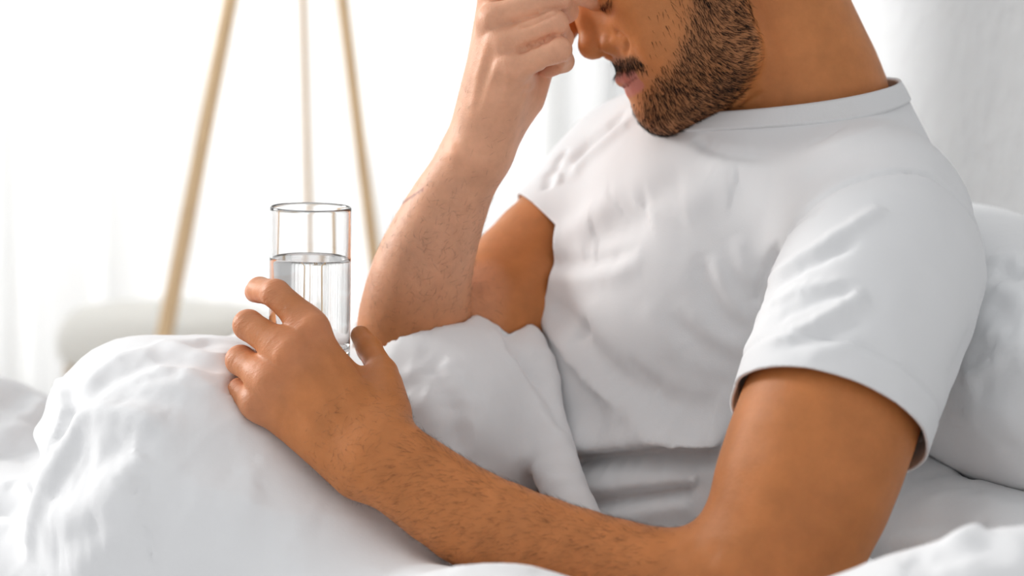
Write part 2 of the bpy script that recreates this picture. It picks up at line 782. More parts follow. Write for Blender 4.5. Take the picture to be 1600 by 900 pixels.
def wall_slab(name, a, b, h, n, th=0.12, m=M_WALL):
    bm = bmesh.new()
    a, b, n = Vector(a), Vector(b), Vector(n)
    vs = []
    for q in (a, b, b - n * th, a - n * th):
        vs.append(bm.verts.new(q))
    top = [bm.verts.new(v.co + Vector((0, 0, h))) for v in vs]
    bm.faces.new(vs)
    bm.faces.new(top[::-1])
    for i in range(4):
        j = (i + 1) % 4
        bm.faces.new((vs[i], top[i], top[j], vs[j]))
    bmesh.ops.recalc_face_normals(bm, faces=bm.faces)
    return tag(bm_obj(name, bm, m), kind='structure')


tcross = (BACK_Y - WP[1]) / WD[1]
wr_a = WP - WD * 0.75
wr_b = WP + WD * tcross
wall_slab('wall_right', wr_a, wr_b, 2.5, WN)
# back wall: solid piece next to the corner, sill piece and head piece around the window
bx = wr_b[0]
wall_slab('wall_back', (bx - 0.02, BACK_Y, 0), (bx + 0.12, BACK_Y, 0), 2.5, (0, -1, 0))
bm = bmesh.new()
box(bm, (WX, BACK_Y + 0.06, 0.15), (3.4, 0.12, 0.3))
box(bm, (WX, BACK_Y + 0.06, 2.42), (3.4, 0.12, 0.16))
tag(bm_obj('trim_1', bm, M_WALL), kind='structure')
bm = bmesh.new()
box(bm, (-1.2, 1.9, -0.05), (5.4, 3.9, 0.1))
tag(bm_obj('floor', bm, M_FLOOR), kind='structure')
bm = bmesh.new()
box(bm, (WX, BACK_Y - 0.008, 0.05), (3.4, 0.016, 0.1))
tag(bm_obj('baseboard_back', bm, M_TRIM), kind='structure')
# window frame and panes behind the curtains
bm = bmesh.new()
for z in (0.33, 2.31):
    box(bm, (WX, BACK_Y + 0.05, z), (3.4, 0.06, 0.06))
for x in (-1.67, -0.85, 0, 0.85, 1.67):
    box(bm, (WX + x, BACK_Y + 0.05, 1.32), (0.06, 0.06, 1.92))
win = tag(bm_obj('window_1', bm, M_TRIM), kind='structure')
for i in range(4):
    bm = bmesh.new()
    box(bm, (WX - 1.26 + 0.842 * i, BACK_Y + 0.05, 1.32), (0.79, 0.006, 1.92))
    bm_obj('pane', bm, M_PANE, win)


def curtain(x0, x1, label, seed, dy=0.12):
    nx, nz = 520, 14
    z0, z1 = 0.04, 2.3
    r = random.Random(seed)
    V, Q = [], []
    ph = [r.uniform(0, 6) for _ in range(4)]
    for j in range(nz):
        t = j / (nz - 1)
        for i in range(nx):
            s = i / (nx - 1)
            x = x0 + (x1 - x0) * s
            s = s * (x1 - x0) / 0.9
            a = 0.028 * math.sin(s * 58 + ph[0] + 1.2 * math.sin(s * 9 + ph[1])) + 0.018 * math.sin(s * 23 + ph[2] + t)
            a *= 0.6 + 0.4 * (1 - t)
            V.append((x + 0.01 * math.sin(s * 41 + t * 2), BACK_Y - dy + a, z0 + (z1 - z0) * t))
    for j in range(nz - 1):
        for i in range(nx - 1):
            k = j * nx + i
            Q.append((k, k + 1, k + 1 + nx, k + nx))
    o = mesh_obj('curtain', np.array(V), np.array(Q), M_CURTAIN)
    s = o.modifiers.new('thickness', 'SOLIDIFY')
    s.thickness = 0.0008
    return tag(o, label, 'curtain')


curtain(-3.30, 0.145, 'sheer white curtain glowing with daylight behind the wooden tripod lamp', 2)
rod_o = empty('curtain_rod', 'pale curtain rod over the window holding the sheer curtain', 'curtain rod', (-1.0, BACK_Y - 0.12, 2.33))
bm = bmesh.new()
rod(bm, (-3.4, BACK_Y - 0.12, 2.33), (0.14, BACK_Y - 0.12, 2.33), 0.012, 0.012)
child(bm_obj('pole', bm, M_TRIM, None, True), rod_o)
for x in (-3.2, -1.5, 0.1):
    bm = bmesh.new()
    box(bm, (x, BACK_Y - 0.06, 2.35), (0.025, 0.12, 0.03))
    child(bm_obj('bracket', bm, M_TRIM), rod_o)

# ------------------------------------------------------------------ floor lamp on three wooden legs
apex = P(465, -560, 3.0)
lamp = empty('floor_lamp', 'wooden tripod floor lamp standing blurred behind the bed by the curtains', 'lamp', (apex[0], apex[1], 0))
for (pa, pb, Da, Db, ra, rb) in (((360, 0), (258, 520), 2.94, 2.87, 0.0105, 0.0105), ((535, 0), (598, 510), 2.98, 2.95, 0.0090, 0.0090),
                                 ((473, 0), (484, 400), 3.12, 3.24, 0.0060, 0.0052)):
    a, b = P(*pa, Da), P(*pb, Db)
    d = (b - a)
    a2 = a - d * ((a[2] - apex[2]) / d[2]) * 1.0
    t0 = (apex[2] - a[2]) / d[2]
    t1 = (0.0 - a[2]) / d[2]
    bm = bmesh.new()
    rod(bm, a + d * t0, a + d * t1, ra * 0.95, rb, 20)
    child(bm_obj('leg', bm, M_WOOD, None, True), lamp)
bm = bmesh.new()
lathe(bm, [(0, -0.03), (0.05, -0.03), (0.055, -0.02), (0.055, 0.015), (0.02, 0.02), (0.014, 0.12), (0, 0.12)], 40, Matrix.Translation(Vector(apex)))
child(bm_obj('hub', bm, M_WOOD, None, True), lamp)
bm = bmesh.new()
lathe(bm, [(0.23, 0.06), (0.18, 0.40), (0.178, 0.40), (0.228, 0.06)], 64, Matrix.Translation(Vector(apex)), True)
child(bm_obj('lamp_shade', bm, M_SHADE, None, True), lamp)

# ------------------------------------------------------------------ round cream stool
sc_ = P(262, 512, 3.35)
stool = empty('stool', 'round cream padded stool on thin wooden legs, blurred behind the duvet', 'stool', (sc_[0], sc_[1], 0))
bm = bmesh.new()
rs = 0.152
lathe(bm, [(0, 0.03), (rs * 0.6, 0.028), (rs * 0.85, 0.022), (rs * 0.95, 0.008), (rs, -0.012), (rs * 0.99, -0.035), (rs * 0.93, -0.045), (0, -0.045)], 64, Matrix.Translation(Vector(sc_)))
child(bm_obj('seat', bm, M_CREAM, None, True), stool)
bm = bmesh.new()
lathe(bm, [(0, -0.046), (rs * 0.92, -0.046), (rs * 0.92, -0.066), (0, -0.066)], 64, Matrix.Translation(Vector(sc_)))
child(bm_obj('seat_ring', bm, M_WOOD2), stool)
for k in range(4):
    a = math.radians(45 + 90 * k + 20)
    c, s = math.cos(a), math.sin(a)
    bm = bmesh.new()
    rod(bm, (sc_[0] + c * rs * 0.82, sc_[1] + s * rs * 0.82, sc_[2] - 0.06), (sc_[0] + c * rs * 1.0, sc_[1] + s * rs * 1.0, 0), 0.013, 0.010)
    child(bm_obj('leg', bm, M_WOOD2, None, True), stool)

# ------------------------------------------------------------------ bed
MZ = 0.41                                     # top of the mattress
bed_ax = WN                                    # from the wall towards the foot end
bed_side = np.array([WN[1], -WN[0], 0])
bedc = WP + WN * 1.03 + bed_side * 0.02
brz = math.atan2(bed_ax[1], bed_ax[0])
bed = empty('bed', 'low bed with white sheeted mattress under the man and duvet', 'bed', (bedc[0], bedc[1], 0))
bm = bmesh.new()
box(bm, (bedc[0], bedc[1], MZ - 0.11), (2.0, 1.5, 0.22), brz)
child(bm_obj('mattress', bm, M_SHEET, None, False, 0.05), bed)
bm = bmesh.new()
box(bm, (bedc[0], bedc[1], MZ - 0.28), (2.02, 1.52, 0.12), brz)
child(bm_obj('bed_base', bm, M_WOOD2, None, False, 0.006), bed)
for i in (-1, 1):
    for j in (-1, 1):
        q = bedc + bed_ax * 0.92 * i + bed_side * 0.68 * j
        bm = bmesh.new()
        rod(bm, (q[0], q[1], MZ - 0.34), (q[0], q[1], 0), 0.03, 0.022)
        child(bm_obj('leg', bm, M_WOOD2, None, True), bed)

# ------------------------------------------------------------------ the man: head
D0 = 1.765
TH = math.radians(28)
YAW = math.radians(5)
HO = P(951, 88, D0)
_fl = nrm(CR * -math.cos(TH) - CU * math.sin(TH))
_vl = nrm(CR * -math.sin(TH) + CU * math.cos(TH))
# turn a little towards the camera about the head's own up axis
HF = nrm(_fl * math.cos(YAW) - CF * math.sin(YAW))
HV = _vl
HW = nrm(np.cross(HF, HV))
if HW @ CF > 0:
    HW = -HW


def hl(u, v, w):
    return HO + (HF * u + HV * v + HW * w) / 1000.0


def hloc(V):
    q = (V - HO) * 1000
    return q @ HF, q @ HV, q @ HW


def hc(a, b, ra, rb):
    return Cone(hl(*a), hl(*b), ra / 1000, rb / 1000)


def he(c, r):
    return Ell(hl(*c), np.array(r) / 1000, (HF, HV, HW))


def mir(fn, *pts_r):
    out = []
    for s in (1, -1):
        out.append(fn(s))
    return out


def head_node():
    skull = U(0.02,
              he((-96, 74, 0), (94, 84, 75)),
              he((-48, 12, 0), (46, 56, 54)),
              *mir(lambda s: he((-44, 20, 38 * s), (30, 24, 24))),
              *mir(lambda s: he((-46, -18, 33 * s), (34, 32, 25))),
              *mir(lambda s: hc((-22, -51, 12 * s), (-73, -41, 45 * s), 15, 17)),
              *mir(lambda s: hc((-73, -41, 45 * s), (-88, 12, 57 * s), 17, 16)),
              hc((-22, -48, 0), (-66, -50, 0), 19, 36),
              he((-27.5, -22, 0), (23, 24, 27)))
    skull = U(0.012, skull, he((-17, -51, 0), (14, 15.5, 18)),
              *mir(lambda s: hc((-3, 58, 12 * s), (-18, 56, 42 * s), 8, 9)))
    skull = Sub(0.012, skull, *mir(lambda s: he((6, 38, 33 * s), (19, 14, 17))))
    skull = U(0.006, skull, *mir(lambda s: he((-17, 38, 31 * s), (13, 12, 14))))
    nose = U(0.008,
             hc((-6, 52, 0), (0.5, 33, 0), 8, 7.2),
             hc((0.5, 33, 0), (6.5, 15, 0), 7.2, 8.2),
             he((8.0, 11.5, 0), (8.2, 8.0, 9.0)),
             *mir(lambda s: hc((-14, 38, 8 * s), (-8, 14, 9 * s), 9, 8)))
    nose = U(0.0035, nose, hc((7, 7, 0), (-3, 1, 0), 4.5, 4), *mir(lambda s: he((-7.0, 6.6, 12.0 * s), (11.5, 8.0, 7.2))))
    hd = U(0.007, skull, nose)
    hd = Sub(0.002, hd, *mir(lambda s: Ell(hl(2.5, 1.0, 6.2 * s), np.array([6.2, 3.4, 3.0]) / 1000, (HF, HV, HW))))
    lips = U(0.003,
             *mir(lambda s: hc((-16.5, -24, 23 * s), (-4.2, -20.2, 9 * s), 2.0, 4.8)), hc((-4.2, -20.2, 9), (-1.9, -19.4, 2), 4.8, 5.2),
             hc((-4.2, -20.2, -9), (-1.9, -19.4, -2), 4.8, 5.2), hc((-1.9, -19.4, 2), (-1.9, -19.4, -2), 5.2, 5.2))
    low = U(0.003,
            *mir(lambda s: hc((-16.5, -25.5, 22 * s), (-7.2, -30, 9 * s), 2.0, 5.4)), hc((-7.2, -30, 9), (-5.4, -30.4, 0), 5.4, 6.0),
            hc((-7.2, -30, -9), (-5.4, -30.4, 0), 5.4, 6.0))
    hd = U(0.0035, hd, lips)
    hd = U(0.003, hd, low)
    hd = Sub(0.0022, hd, *mir(lambda s: hc((-14.5, -24.6, 23.5 * s), (-3.5, -25.2, 9 * s), 0.7, 1.0)), hc((-3.5, -25.2, 9), (-0.5, -24.9, 0), 1.0, 1.1),
             hc((-3.5, -25.2, -9), (-0.5, -24.9, 0), 1.0, 1.1))
    ears = []
    for s in (1, -1):
        e = Sub(0.004, U(0.004, he((-102, 28, 75 * s), (17, 30, 5.5)), he((-97, 4, 73 * s), (9, 11, 5))),
                he((-100, 26, 80 * s), (9, 15, 4.5)))
        ears.append(e)
    return U(0.006, hd, *ears)


# ------------------------------------------------------------------ the man: trunk
LS = P(1392, 345, 1.675)
RS = P(925, 268, 1.945)
aS = nrm(RS - LS)
NECK0 = P(1282, 205, 1.80)
PEL = P(960, 930, 1.87)
aB = nrm(NECK0 - PEL)
aB = nrm(aB - aS * (aB @ aS))
aF = nrm(np.cross(aB, aS))
if aF @ CR > 0:
    aF = -aF
AX = (aS, aB, aF)


def te(px, py, D, rs_, rb_, rf_):
    return Ell(P(px, py, D), np.array([rs_, rb_, rf_]) / 1000, AX)


def trunk_nodes():
    return [
        te(1140, 410, 1.845, 160, 155, 112),
        te(1095, 560, 1.855, 148, 170, 112),
        te(1035, 740, 1.86, 150, 160, 112),
        te(985, 900, 1.87, 165, 120, 115),
        limb([(1348, 352, 1.71, 134), (1266, 326, 1.79, 122)]),
        limb([(1266, 318, 1.79, 122), (1000, 282, 1.92, 108)]),
        limb([(1338, 292, 1.815, 104), (1350, 342, 1.74, 128)]),
    ]


def neck_node():
    return tube([(1178, -60, 1.78, 112), (1205, 10, 1.785, 114), (1238, 90, 1.79, 118), (1262, 160, 1.795, 125), (1276, 235, 1.80, 122)], 2, 0.004)


# ------------------------------------------------------------------ the man: arms and hands
def left_arm():
    up = tube([(1386, 355, 1.665, 112), (1368, 430, 1.63, 132), (1335, 540, 1.595, 134), (1292, 660, 1.565, 138), (1252, 770, 1.55, 136),
               (1212, 880, 1.54, 118), (1190, 955, 1.535, 104)], 2, 0.006)
    fore = tube([(1195, 960, 1.535, 96), (1080, 937, 1.54, 99), (960, 905, 1.555, 91), (840, 860, 1.57, 83), (730, 806, 1.585, 74), (650, 752, 1.597, 68),
                 (600, 716, 1.605, 63)], 2, 0.006, CF, 0.82)
    return U(0.03, up, fore)


LH_F = {  # finger name: joints (column, row, depth, radius)
    'index': [(486, 510, 1.640, 27), (431, 459, 1.655, 22), (406, 453, 1.683, 19.5), (399, 456, 1.701, 17)],
    'middle': [(450, 549, 1.630, 28), (388, 508, 1.652, 23.5), (386, 508, 1.692, 19.5), (406, 510, 1.716, 16)],
    'ring': [(420, 592, 1.632, 27), (376, 563, 1.657, 23), (375, 562, 1.693, 19), (400, 562, 1.717, 16)],
    'pinky': [(403, 632, 1.640, 24), (376, 611, 1.662, 20), (378, 608, 1.690, 16.5), (402, 604, 1.710, 14)],
}


def left_hand():
    palm = U(0.016,
             limb([(592, 700, 1.612, 40), (480, 512, 1.647, 26)], 0, CF, 0.75),
             limb([(584, 712, 1.606, 42), (450, 547, 1.634, 28)], 0, CF, 0.75),
             limb([(570, 722, 1.606, 42), (421, 590, 1.636, 27)], 0, CF, 0.75),
             limb([(556, 735, 1.612, 40), (470, 668, 1.632, 35), (404, 630, 1.643, 24)], 0, CF, 0.8),
             limb([(603, 690, 1.62, 34), (560, 610, 1.655, 26), (500, 540, 1.66, 22)], 0),
             limb([(610, 665, 1.625, 30), (596, 605, 1.655, 25)], 0))
    thumb = limb([(606, 640, 1.635, 30), (598, 582, 1.668, 22), (577, 545, 1.690, 19), (563, 524, 1.70, 15.5)], 0.004)
    fing = []
    for k, j in LH_F.items():
        fing.append(limb(j, 0.003))
    f = U(0.0014, *fing)
    return U(0.009, U(0.012, palm, thumb), f)


RH_F = {
    'middle': [(770, 30, 1.697, 23), (872, -5, 1.688, 20), (886, 18, 1.720, 17), (858, 40, 1.73, 15)],
    'ring': [(785, 68, 1.692, 22), (868, 36, 1.684, 19.5), (879, 60, 1.714, 16.5), (850, 82, 1.722, 15)],
    'pinky': [(800, 106, 1.690, 22), (874, 77, 1.682, 19), (880, 96, 1.705, 16.5), (858, 108, 1.716, 13.5)],
}


def right_arm():
    up = tube([(960, 296, 1.94, 88), (892, 366, 1.895, 94), (820, 438, 1.86, 94), (740, 520, 1.83, 92), (665, 590, 1.81, 84)], 2, 0.006)
    fore = tube([(650, 605, 1.805, 82), (646, 520, 1.79, 86), (660, 425, 1.77, 75), (694, 335, 1.75, 61), (733, 258, 1.732, 48)], 3, 0.006)
    return U(0.012, up, fore)


def right_hand():
    palm = U(0.014,
             limb([(742, 240, 1.735, 42), (790, 120, 1.712, 44)], 0),
             limb([(742, 235, 1.738, 34), (772, -12, 1.722, 24)], 0),
             limb([(746, 232, 1.73, 34), (770, 32, 1.703, 24)], 0),
             limb([(752, 232, 1.726, 34), (784, 70, 1.698, 24)], 0),
             limb([(758, 235, 1.724, 36), (800, 106, 1.697, 25)], 0),
             limb([(772, 215, 1.74, 34), (812, 150, 1.735, 40), (840, 80, 1.75, 30)], 0))
    fing = [limb(j, 0.003) for j in RH_F.values()]
    idx = limb([(775, -12, 1.715, 24), (858, -42, 1.705, 20), (903, -12, 1.722, 18.5), (931, 2, 1.742, 15.5)], 0.003)
    thumb = limb([(812, 140, 1.75, 34), (866, 62, 1.782, 25), (900, 22, 1.795, 21), (925, -4, 1.797, 17)], 0.005)
    f = U(0.0018, *fing, idx)
    return U(0.008, U(0.012, palm, thumb), f)


def legs_node():
    return U(0.03,
             limb([(930, 930, 1.82, 150), (560, 860, 1.74, 140), (300, 790, 1.75, 110)]),
             limb([(930, 930, 1.98, 150), (560, 800, 1.92, 140), (300, 740, 1.96, 110)]))


import time as _t
_t0 = _t.time()


def tick(msg):
    print('%-16s %.1fs' % (msg, _t.time() - _t0))


TRUNK = U(0.03, Off(U(0.03, *trunk_nodes()), -0.02), neck_node())
LARM, RARM = U(0.014, left_arm(), left_hand()), U(0.014, right_arm(), right_hand())
BODY = U(0.012, U(0.03, U(0.03, TRUNK, LARM), legs_node()), head_node())
BODY = U(0.0015, BODY, RARM)
BV, BQ = isosurface(BODY, 0.002)
BN = normals(BV, BQ)
BODY_RELIEF = [
    # tendons and knuckles of the hand on the glass
    ([(566, 668), (530, 590), (492, 520)], 4, 0.9), ([(550, 690), (505, 620), (458, 556)], 4, 0.9), ([(530, 712), (478, 655), (430, 600)], 4, 0.8),
    ([(535, 640), (500, 575), (472, 532)], 7, -0.9), ([(505, 660), (465, 605), (436, 572)], 7, -0.9), ([(480, 680), (440, 640), (414, 612)], 6, -0.8),
    ([(496, 503), (482, 510), (474, 518)], 6, 1.8, 0), ([(458, 540), (448, 547), (440, 556)], 6, 1.8, 0), ([(428, 584), (419, 591), (412, 600)], 6, 1.6, 0),
    # raised hand: tendons, knuckles, wrist
    ([(735, 195), (748, 120), (766, 45)], 4, 1.1), ([(748, 200), (764, 140), (782, 80)], 4, 1.1), ([(765, 205), (782, 160), (797, 115)], 4, 0.9),
    ([(745, 160), (762, 105), (778, 58)], 6, -1.2), ([(765, 170), (780, 130), (792, 95)], 6, -1.1),
    ([(768, 22), (765, 32), (768, 42)], 6, 2.2, 0), ([(783, 62), (780, 70), (784, 78)], 6, 2.0, 0), ([(798, 98), (795, 106), (799, 114)], 6, 2.0, 0),
    ([(838, 140), (825, 146), (812, 146)], 2, -1.0), ([(836, 128), (826, 132), (818, 131)], 2, -0.8), ([(706, 225), (735, 240), (770, 246)], 3, -0.8),
    ([(715, 238), (724, 232), (730, 240)], 8, 2.2, 0), ([(700, 300), (670, 370), (640, 450)], 10, -1.6), ([(735, 290), (712, 360), (700, 430)], 9, 1.2),
    ([(808, 43), (842, 31), (876, 15)], 2.2, -2.6, 0.15), ([(806, 84), (838, 70), (872, 54)], 2.2, -2.6, 0.15), ([(850, 112), (866, 106), (880, 98)], 2.0, -1.5, 0.15),
    # near forearm and elbow
    ([(560, 752), (575, 760), (590, 752)], 9, 2.0, 0), ([(640, 700), (720, 770), (830, 830)], 9, -1.0), ([(1076, 842), (1095, 860), (1130, 872)], 8, -1.2), ([(1200, 640), (1170, 740), (1150, 840)], 16, -1.2),
    # creases of the neck
    ([(1134, 184), (1150, 160), (1180, 130)], 2.5, -1.6), ([(1150, 184), (1168, 160), (1195, 140)], 2.5, -1.2),
    ([(960, 49), (972, 56), (979, 70), (976, 86)], 2.6, -1.9, 0.1), ([(954, 60), (962, 66), (963, 76)], 5, 1.2), ([(934, 93), (943, 90), (951, 89)], 2.2, -2.4, 0.1),
    ([(988, 58), (1003, 84), (1014, 102)], 7, 0.9),
    # fold from nose wing to mouth corner
    ([(980, 62), (994, 90), (1012, 108)], 6, -0.8),
]
BV = carve(BV, BN, BODY_RELIEF)
BN = normals(BV, BQ)
tick('body %d' % len(BV))
MAN = empty('person', 'dark bearded man in white t-shirt sitting up in bed, pinching his nose and holding water', 'person', tuple(PEL))
body_o = child(mesh_obj('body', BV, BQ, M_SKIN), MAN)


# ---- skin colour and beard
def px2uv(px, py, w0):
    d = nrm(P(px, py, 1.0) - CAM)
    t = ((HO + HW * w0 / 1000 - CAM) @ HW) / (d @ HW)
    q = (CAM + d * t - HO) * 1000
    return q @ HF, q @ HV


def poly(pts, w0=45):
    return np.array([px2uv(a, b, w0) for a, b in pts])


def polydist(x, y, pl):
    """signed distance to a closed outline, positive inside"""
    d = np.full(len(x), 1e9)
    ins = np.zeros(len(x), bool)
    for i in range(len(pl)):
        a, b = pl[i], pl[(i + 1) % len(pl)]
        e = b - a
        t = np.clip(((x - a[0]) * e[0] + (y - a[1]) * e[1]) / (e @ e + 1e-9), 0, 1)
        d = np.minimum(d, np.hypot(x - a[0] - t * e[0], y - a[1] - t * e[1]))
        c = ((a[1] > y) != (b[1] > y)) & (x < (b[0] - a[0]) * (y - a[1]) / (b[1] - a[1] + 1e-12) + a[0])
        ins ^= c
    return np.where(ins, d, -d)


BEARD = poly([(1072, -40), (1064, 10), (1058, 50), (1046, 80), (1034, 104), (1018, 118), (1012, 132), (1000, 150), (1003, 175), (1018, 200), (1045, 214),
              (1090, 204), (1140, 188), (1168, 150), (1178, 110), (1180, 60), (1170, 10), (1158, -40)])
MOUST = poly([(948, 90), (975, 91), (1000, 96), (1016, 107), (1022, 124), (1012, 118), (990, 111), (966, 113), (953, 110)], 15)
CHEEK = poly([(1000, 40), (1010, 90), (1010, 118), (1060, 120), (1080, 0), (1040, -20)])
SOUL = poly([(992, 150), (1008, 146), (1014, 160), (1000, 165)], 8)


def beard_density(V):
    u, v, wv = hloc(V)
    near = (np.abs(wv) < 95) & (u > -115) & (u < 25) & (v > -110) & (v < 60)
    b = sstep(-5, 13, polydist(u, v, BEARD))
    m = sstep(-2.0, 2.5, polydist(u, v, MOUST)) * (np.abs(wv) < 40)
    c = 0.10 * sstep(-6, 6, polydist(u, v, CHEEK))
    return np.where(near, np.maximum(np.maximum(b, 1.25 * m), c), 0), u, v, wv


tone = np.tile(np.array([0.51, 0.185, 0.057]), (len(BV), 1))
bd, hu, hv, hw = beard_density(BV)
HEADN = head_node()
onh = np.zeros(len(BV), bool)
cand = np.where(np.linalg.norm(BV - hl(-80, 30, 0), axis=1) < 0.2)[0]
onh[cand] = (np.abs(HEADN.ev(BV[cand])) < 0.006) & (RARM.ev(BV[cand]) > 0.001)
bd = bd * onh
x_, y_, d_ = project(BV)


def blend(mask, col):
    global tone
    mask = np.clip(mask, 0, 1)[:, None]
    tone = tone * (1 - mask) + np.array(col) * mask


def spot(px, py, D, r, col, amt):
    q = np.linalg.norm(BV - P(px, py, D), axis=1) / (r * D / F)
    blend(np.exp(-q ** 2) * amt, col)


# hands a little pinker and paler; light on fingers and far forearm painted in
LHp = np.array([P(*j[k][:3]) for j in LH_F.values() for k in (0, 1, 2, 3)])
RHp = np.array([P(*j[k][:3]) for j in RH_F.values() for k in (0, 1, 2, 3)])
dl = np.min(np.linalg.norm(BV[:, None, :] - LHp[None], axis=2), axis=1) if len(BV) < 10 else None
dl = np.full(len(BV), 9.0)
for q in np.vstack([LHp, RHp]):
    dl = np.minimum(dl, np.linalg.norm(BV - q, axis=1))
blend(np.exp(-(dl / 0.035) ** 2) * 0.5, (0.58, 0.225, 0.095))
blend(np.exp(-(dl / 0.016) ** 2) * 0.55, (0.66, 0.31, 0.18))  # bright window light on the fingers, painted into their tone
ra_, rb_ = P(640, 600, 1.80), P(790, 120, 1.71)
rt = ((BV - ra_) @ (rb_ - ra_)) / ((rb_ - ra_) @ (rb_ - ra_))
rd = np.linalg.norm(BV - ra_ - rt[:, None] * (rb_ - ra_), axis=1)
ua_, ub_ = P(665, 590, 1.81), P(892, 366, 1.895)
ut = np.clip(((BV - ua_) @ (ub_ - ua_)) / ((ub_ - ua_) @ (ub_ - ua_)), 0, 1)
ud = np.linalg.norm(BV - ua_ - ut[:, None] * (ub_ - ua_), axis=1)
blend((1 - sstep(0.055, 0.075, rd)) * sstep(-0.012, 0.012, ud - rd) * (rt < 1.3) * sstep(0.1, 0.5, rt) * ~onh * 0.85, (0.78, 0.42, 0.27))  # raised forearm and hand: light from the left painted as paler skin
for J in (LH_F, RH_F):
    for j in J.values():
        spot(*j[0], (0.56, 0.24, 0.14), 0.35)
        spot(j[1][0], j[1][1], j[1][2], 16, (0.62, 0.25, 0.16), 0.5)
        spot(j[3][0], j[3][1], j[3][2], 16, (0.72, 0.32, 0.22), 0.6)
blend((onh & (hv < 70)) * 0.6, (0.58, 0.222, 0.075))  # face tone lifted in place of light it lacks
neckm = np.exp(-(np.linalg.norm(BV - P(1240, 80, 1.76), axis=1) / 0.11) ** 2)
blend(neckm * (~onh) * (y_ < 240) * (x_ > 1080) * 0.7, (0.58, 0.222, 0.075))  # same lift painted on the neck, which the lamps leave dim
blend(bd * 0.42, (0.17, 0.09, 0.05))
lip = np.zeros(len(BV))
LIPU = poly([(957, 118), (962, 113), (985, 114), (1011, 116), (1000, 121), (984, 134), (968, 128)], 12)
LIPL = poly([(1011, 117), (1008, 128), (1000, 145), (988, 150), (978, 146), (976, 132), (984, 131), (1000, 121)], 12)
lip = sstep(-1.2, 1.2, np.maximum(polydist(hu, hv, LIPU), polydist(hu, hv, LIPL))) * (np.abs(hw) < 27) * (hu > -19)
blend(lip * 0.85, (0.56, 0.19, 0.155))
blend(np.exp(-((hv + 24.8 - 0.02 * np.abs(hw)) / 0.9) ** 2) * (np.abs(hw) < 25) * (hu > -20) * 0.8, (0.22, 0.05, 0.04))  # dark red inner lips, with the shade of the mouth crease painted in
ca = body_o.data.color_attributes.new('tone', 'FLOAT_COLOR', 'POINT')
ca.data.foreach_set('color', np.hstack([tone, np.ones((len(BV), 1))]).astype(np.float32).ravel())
# wrinkle coordinate along each finger around its middle joint
kn = np.zeros((len(BV), 3))
for J, w_ in ((LH_F, 1.0), (RH_F, 0.7)):
    for j in J.values():
        for k, rr in ((1, 13), (0, 16)):
            c0 = P(*j[k][:3])
            ax = nrm(P(*j[k][:3]) - P(*j[k - 1][:3])) if k else nrm(P(*j[1][:3]) - P(*j[0][:3]))
            q = np.linalg.norm(BV - c0, axis=1) * 1000 / rr
            m = np.exp(-q ** 2) * w_ * (1 if k else 0.5)
            t = (BV - c0) @ ax
            hit = m > kn[:, 1]
            kn[hit, 0] = t[hit]
            kn[hit, 1] = m[hit]
at = body_o.data.attributes.new('knuckle', 'FLOAT_VECTOR', 'POINT')
at.data.foreach_set('vector', kn.astype(np.float32).ravel())
tick('skin tone')


def hairs(name, roots, nor, dirs, length, rad, lift_a, m, curl=0.25):
    """one small tapered three-sided strand per root"""
    n = len(roots)
    d = dirs - nor * (dirs * nor).sum(1)[:, None]
    d /= np.linalg.norm(d, axis=1, keepdims=True) + 1e-9
    s = np.cross(nor, d)
    la = lift_a[:, None]
    p0 = roots - nor * 0.0004
    d1 = d * np.cos(la) + nor * np.sin(la)
    d2 = d * np.cos(la * (1 - curl * 2)) + nor * np.sin(la * (1 - curl * 2))
    p1 = p0 + d1 * (length * 0.5)[:, None]
    p2 = p1 + d2 * (length * 0.5)[:, None]
    V = np.zeros((n, 7, 3))
    up = np.cross(s, d1)
    for k in range(3):
        a = 2 * math.pi * k / 3
        o = s * math.cos(a) + up * math.sin(a)
        V[:, k] = p0 + o * rad[:, None]
        V[:, 3 + k] = p1 + o * rad[:, None] * 0.8
    V[:, 6] = p2
    T = np.array([(0, 1, 4), (0, 4, 3), (1, 2, 5), (1, 5, 4), (2, 0, 3), (2, 3, 5), (3, 4, 6), (4, 5, 6), (5, 3, 6)])
    Q = (np.arange(n)[:, None, None] * 7 + T[None]).reshape(-1, 3)
    o = child(mesh_obj(name, V.reshape(-1, 3), Q, m, None, True), MAN)
    o['kind'] = 'stuff'
    return o


def sample(wgt, n):
    """n random surface points, likelier where the vertex weight is high"""
    q = BV[BQ]
    ar = np.linalg.norm(np.cross(q[:, 2] - q[:, 0], q[:, 3] - q[:, 1]), axis=1)
    p = ar * wgt[BQ].mean(1)
    f = RNG.choice(len(BQ), n, p=p / p.sum())
    a, b = RNG.random(n)[:, None], RNG.random(n)[:, None]
    c = (q[f, 0] * (1 - a) + q[f, 1] * a) * (1 - b) + (q[f, 3] * (1 - a) + q[f, 2] * a) * b
    nn = BN[BQ[f]].mean(1)
    return c, nn / np.linalg.norm(nn, axis=1, keepdims=True)


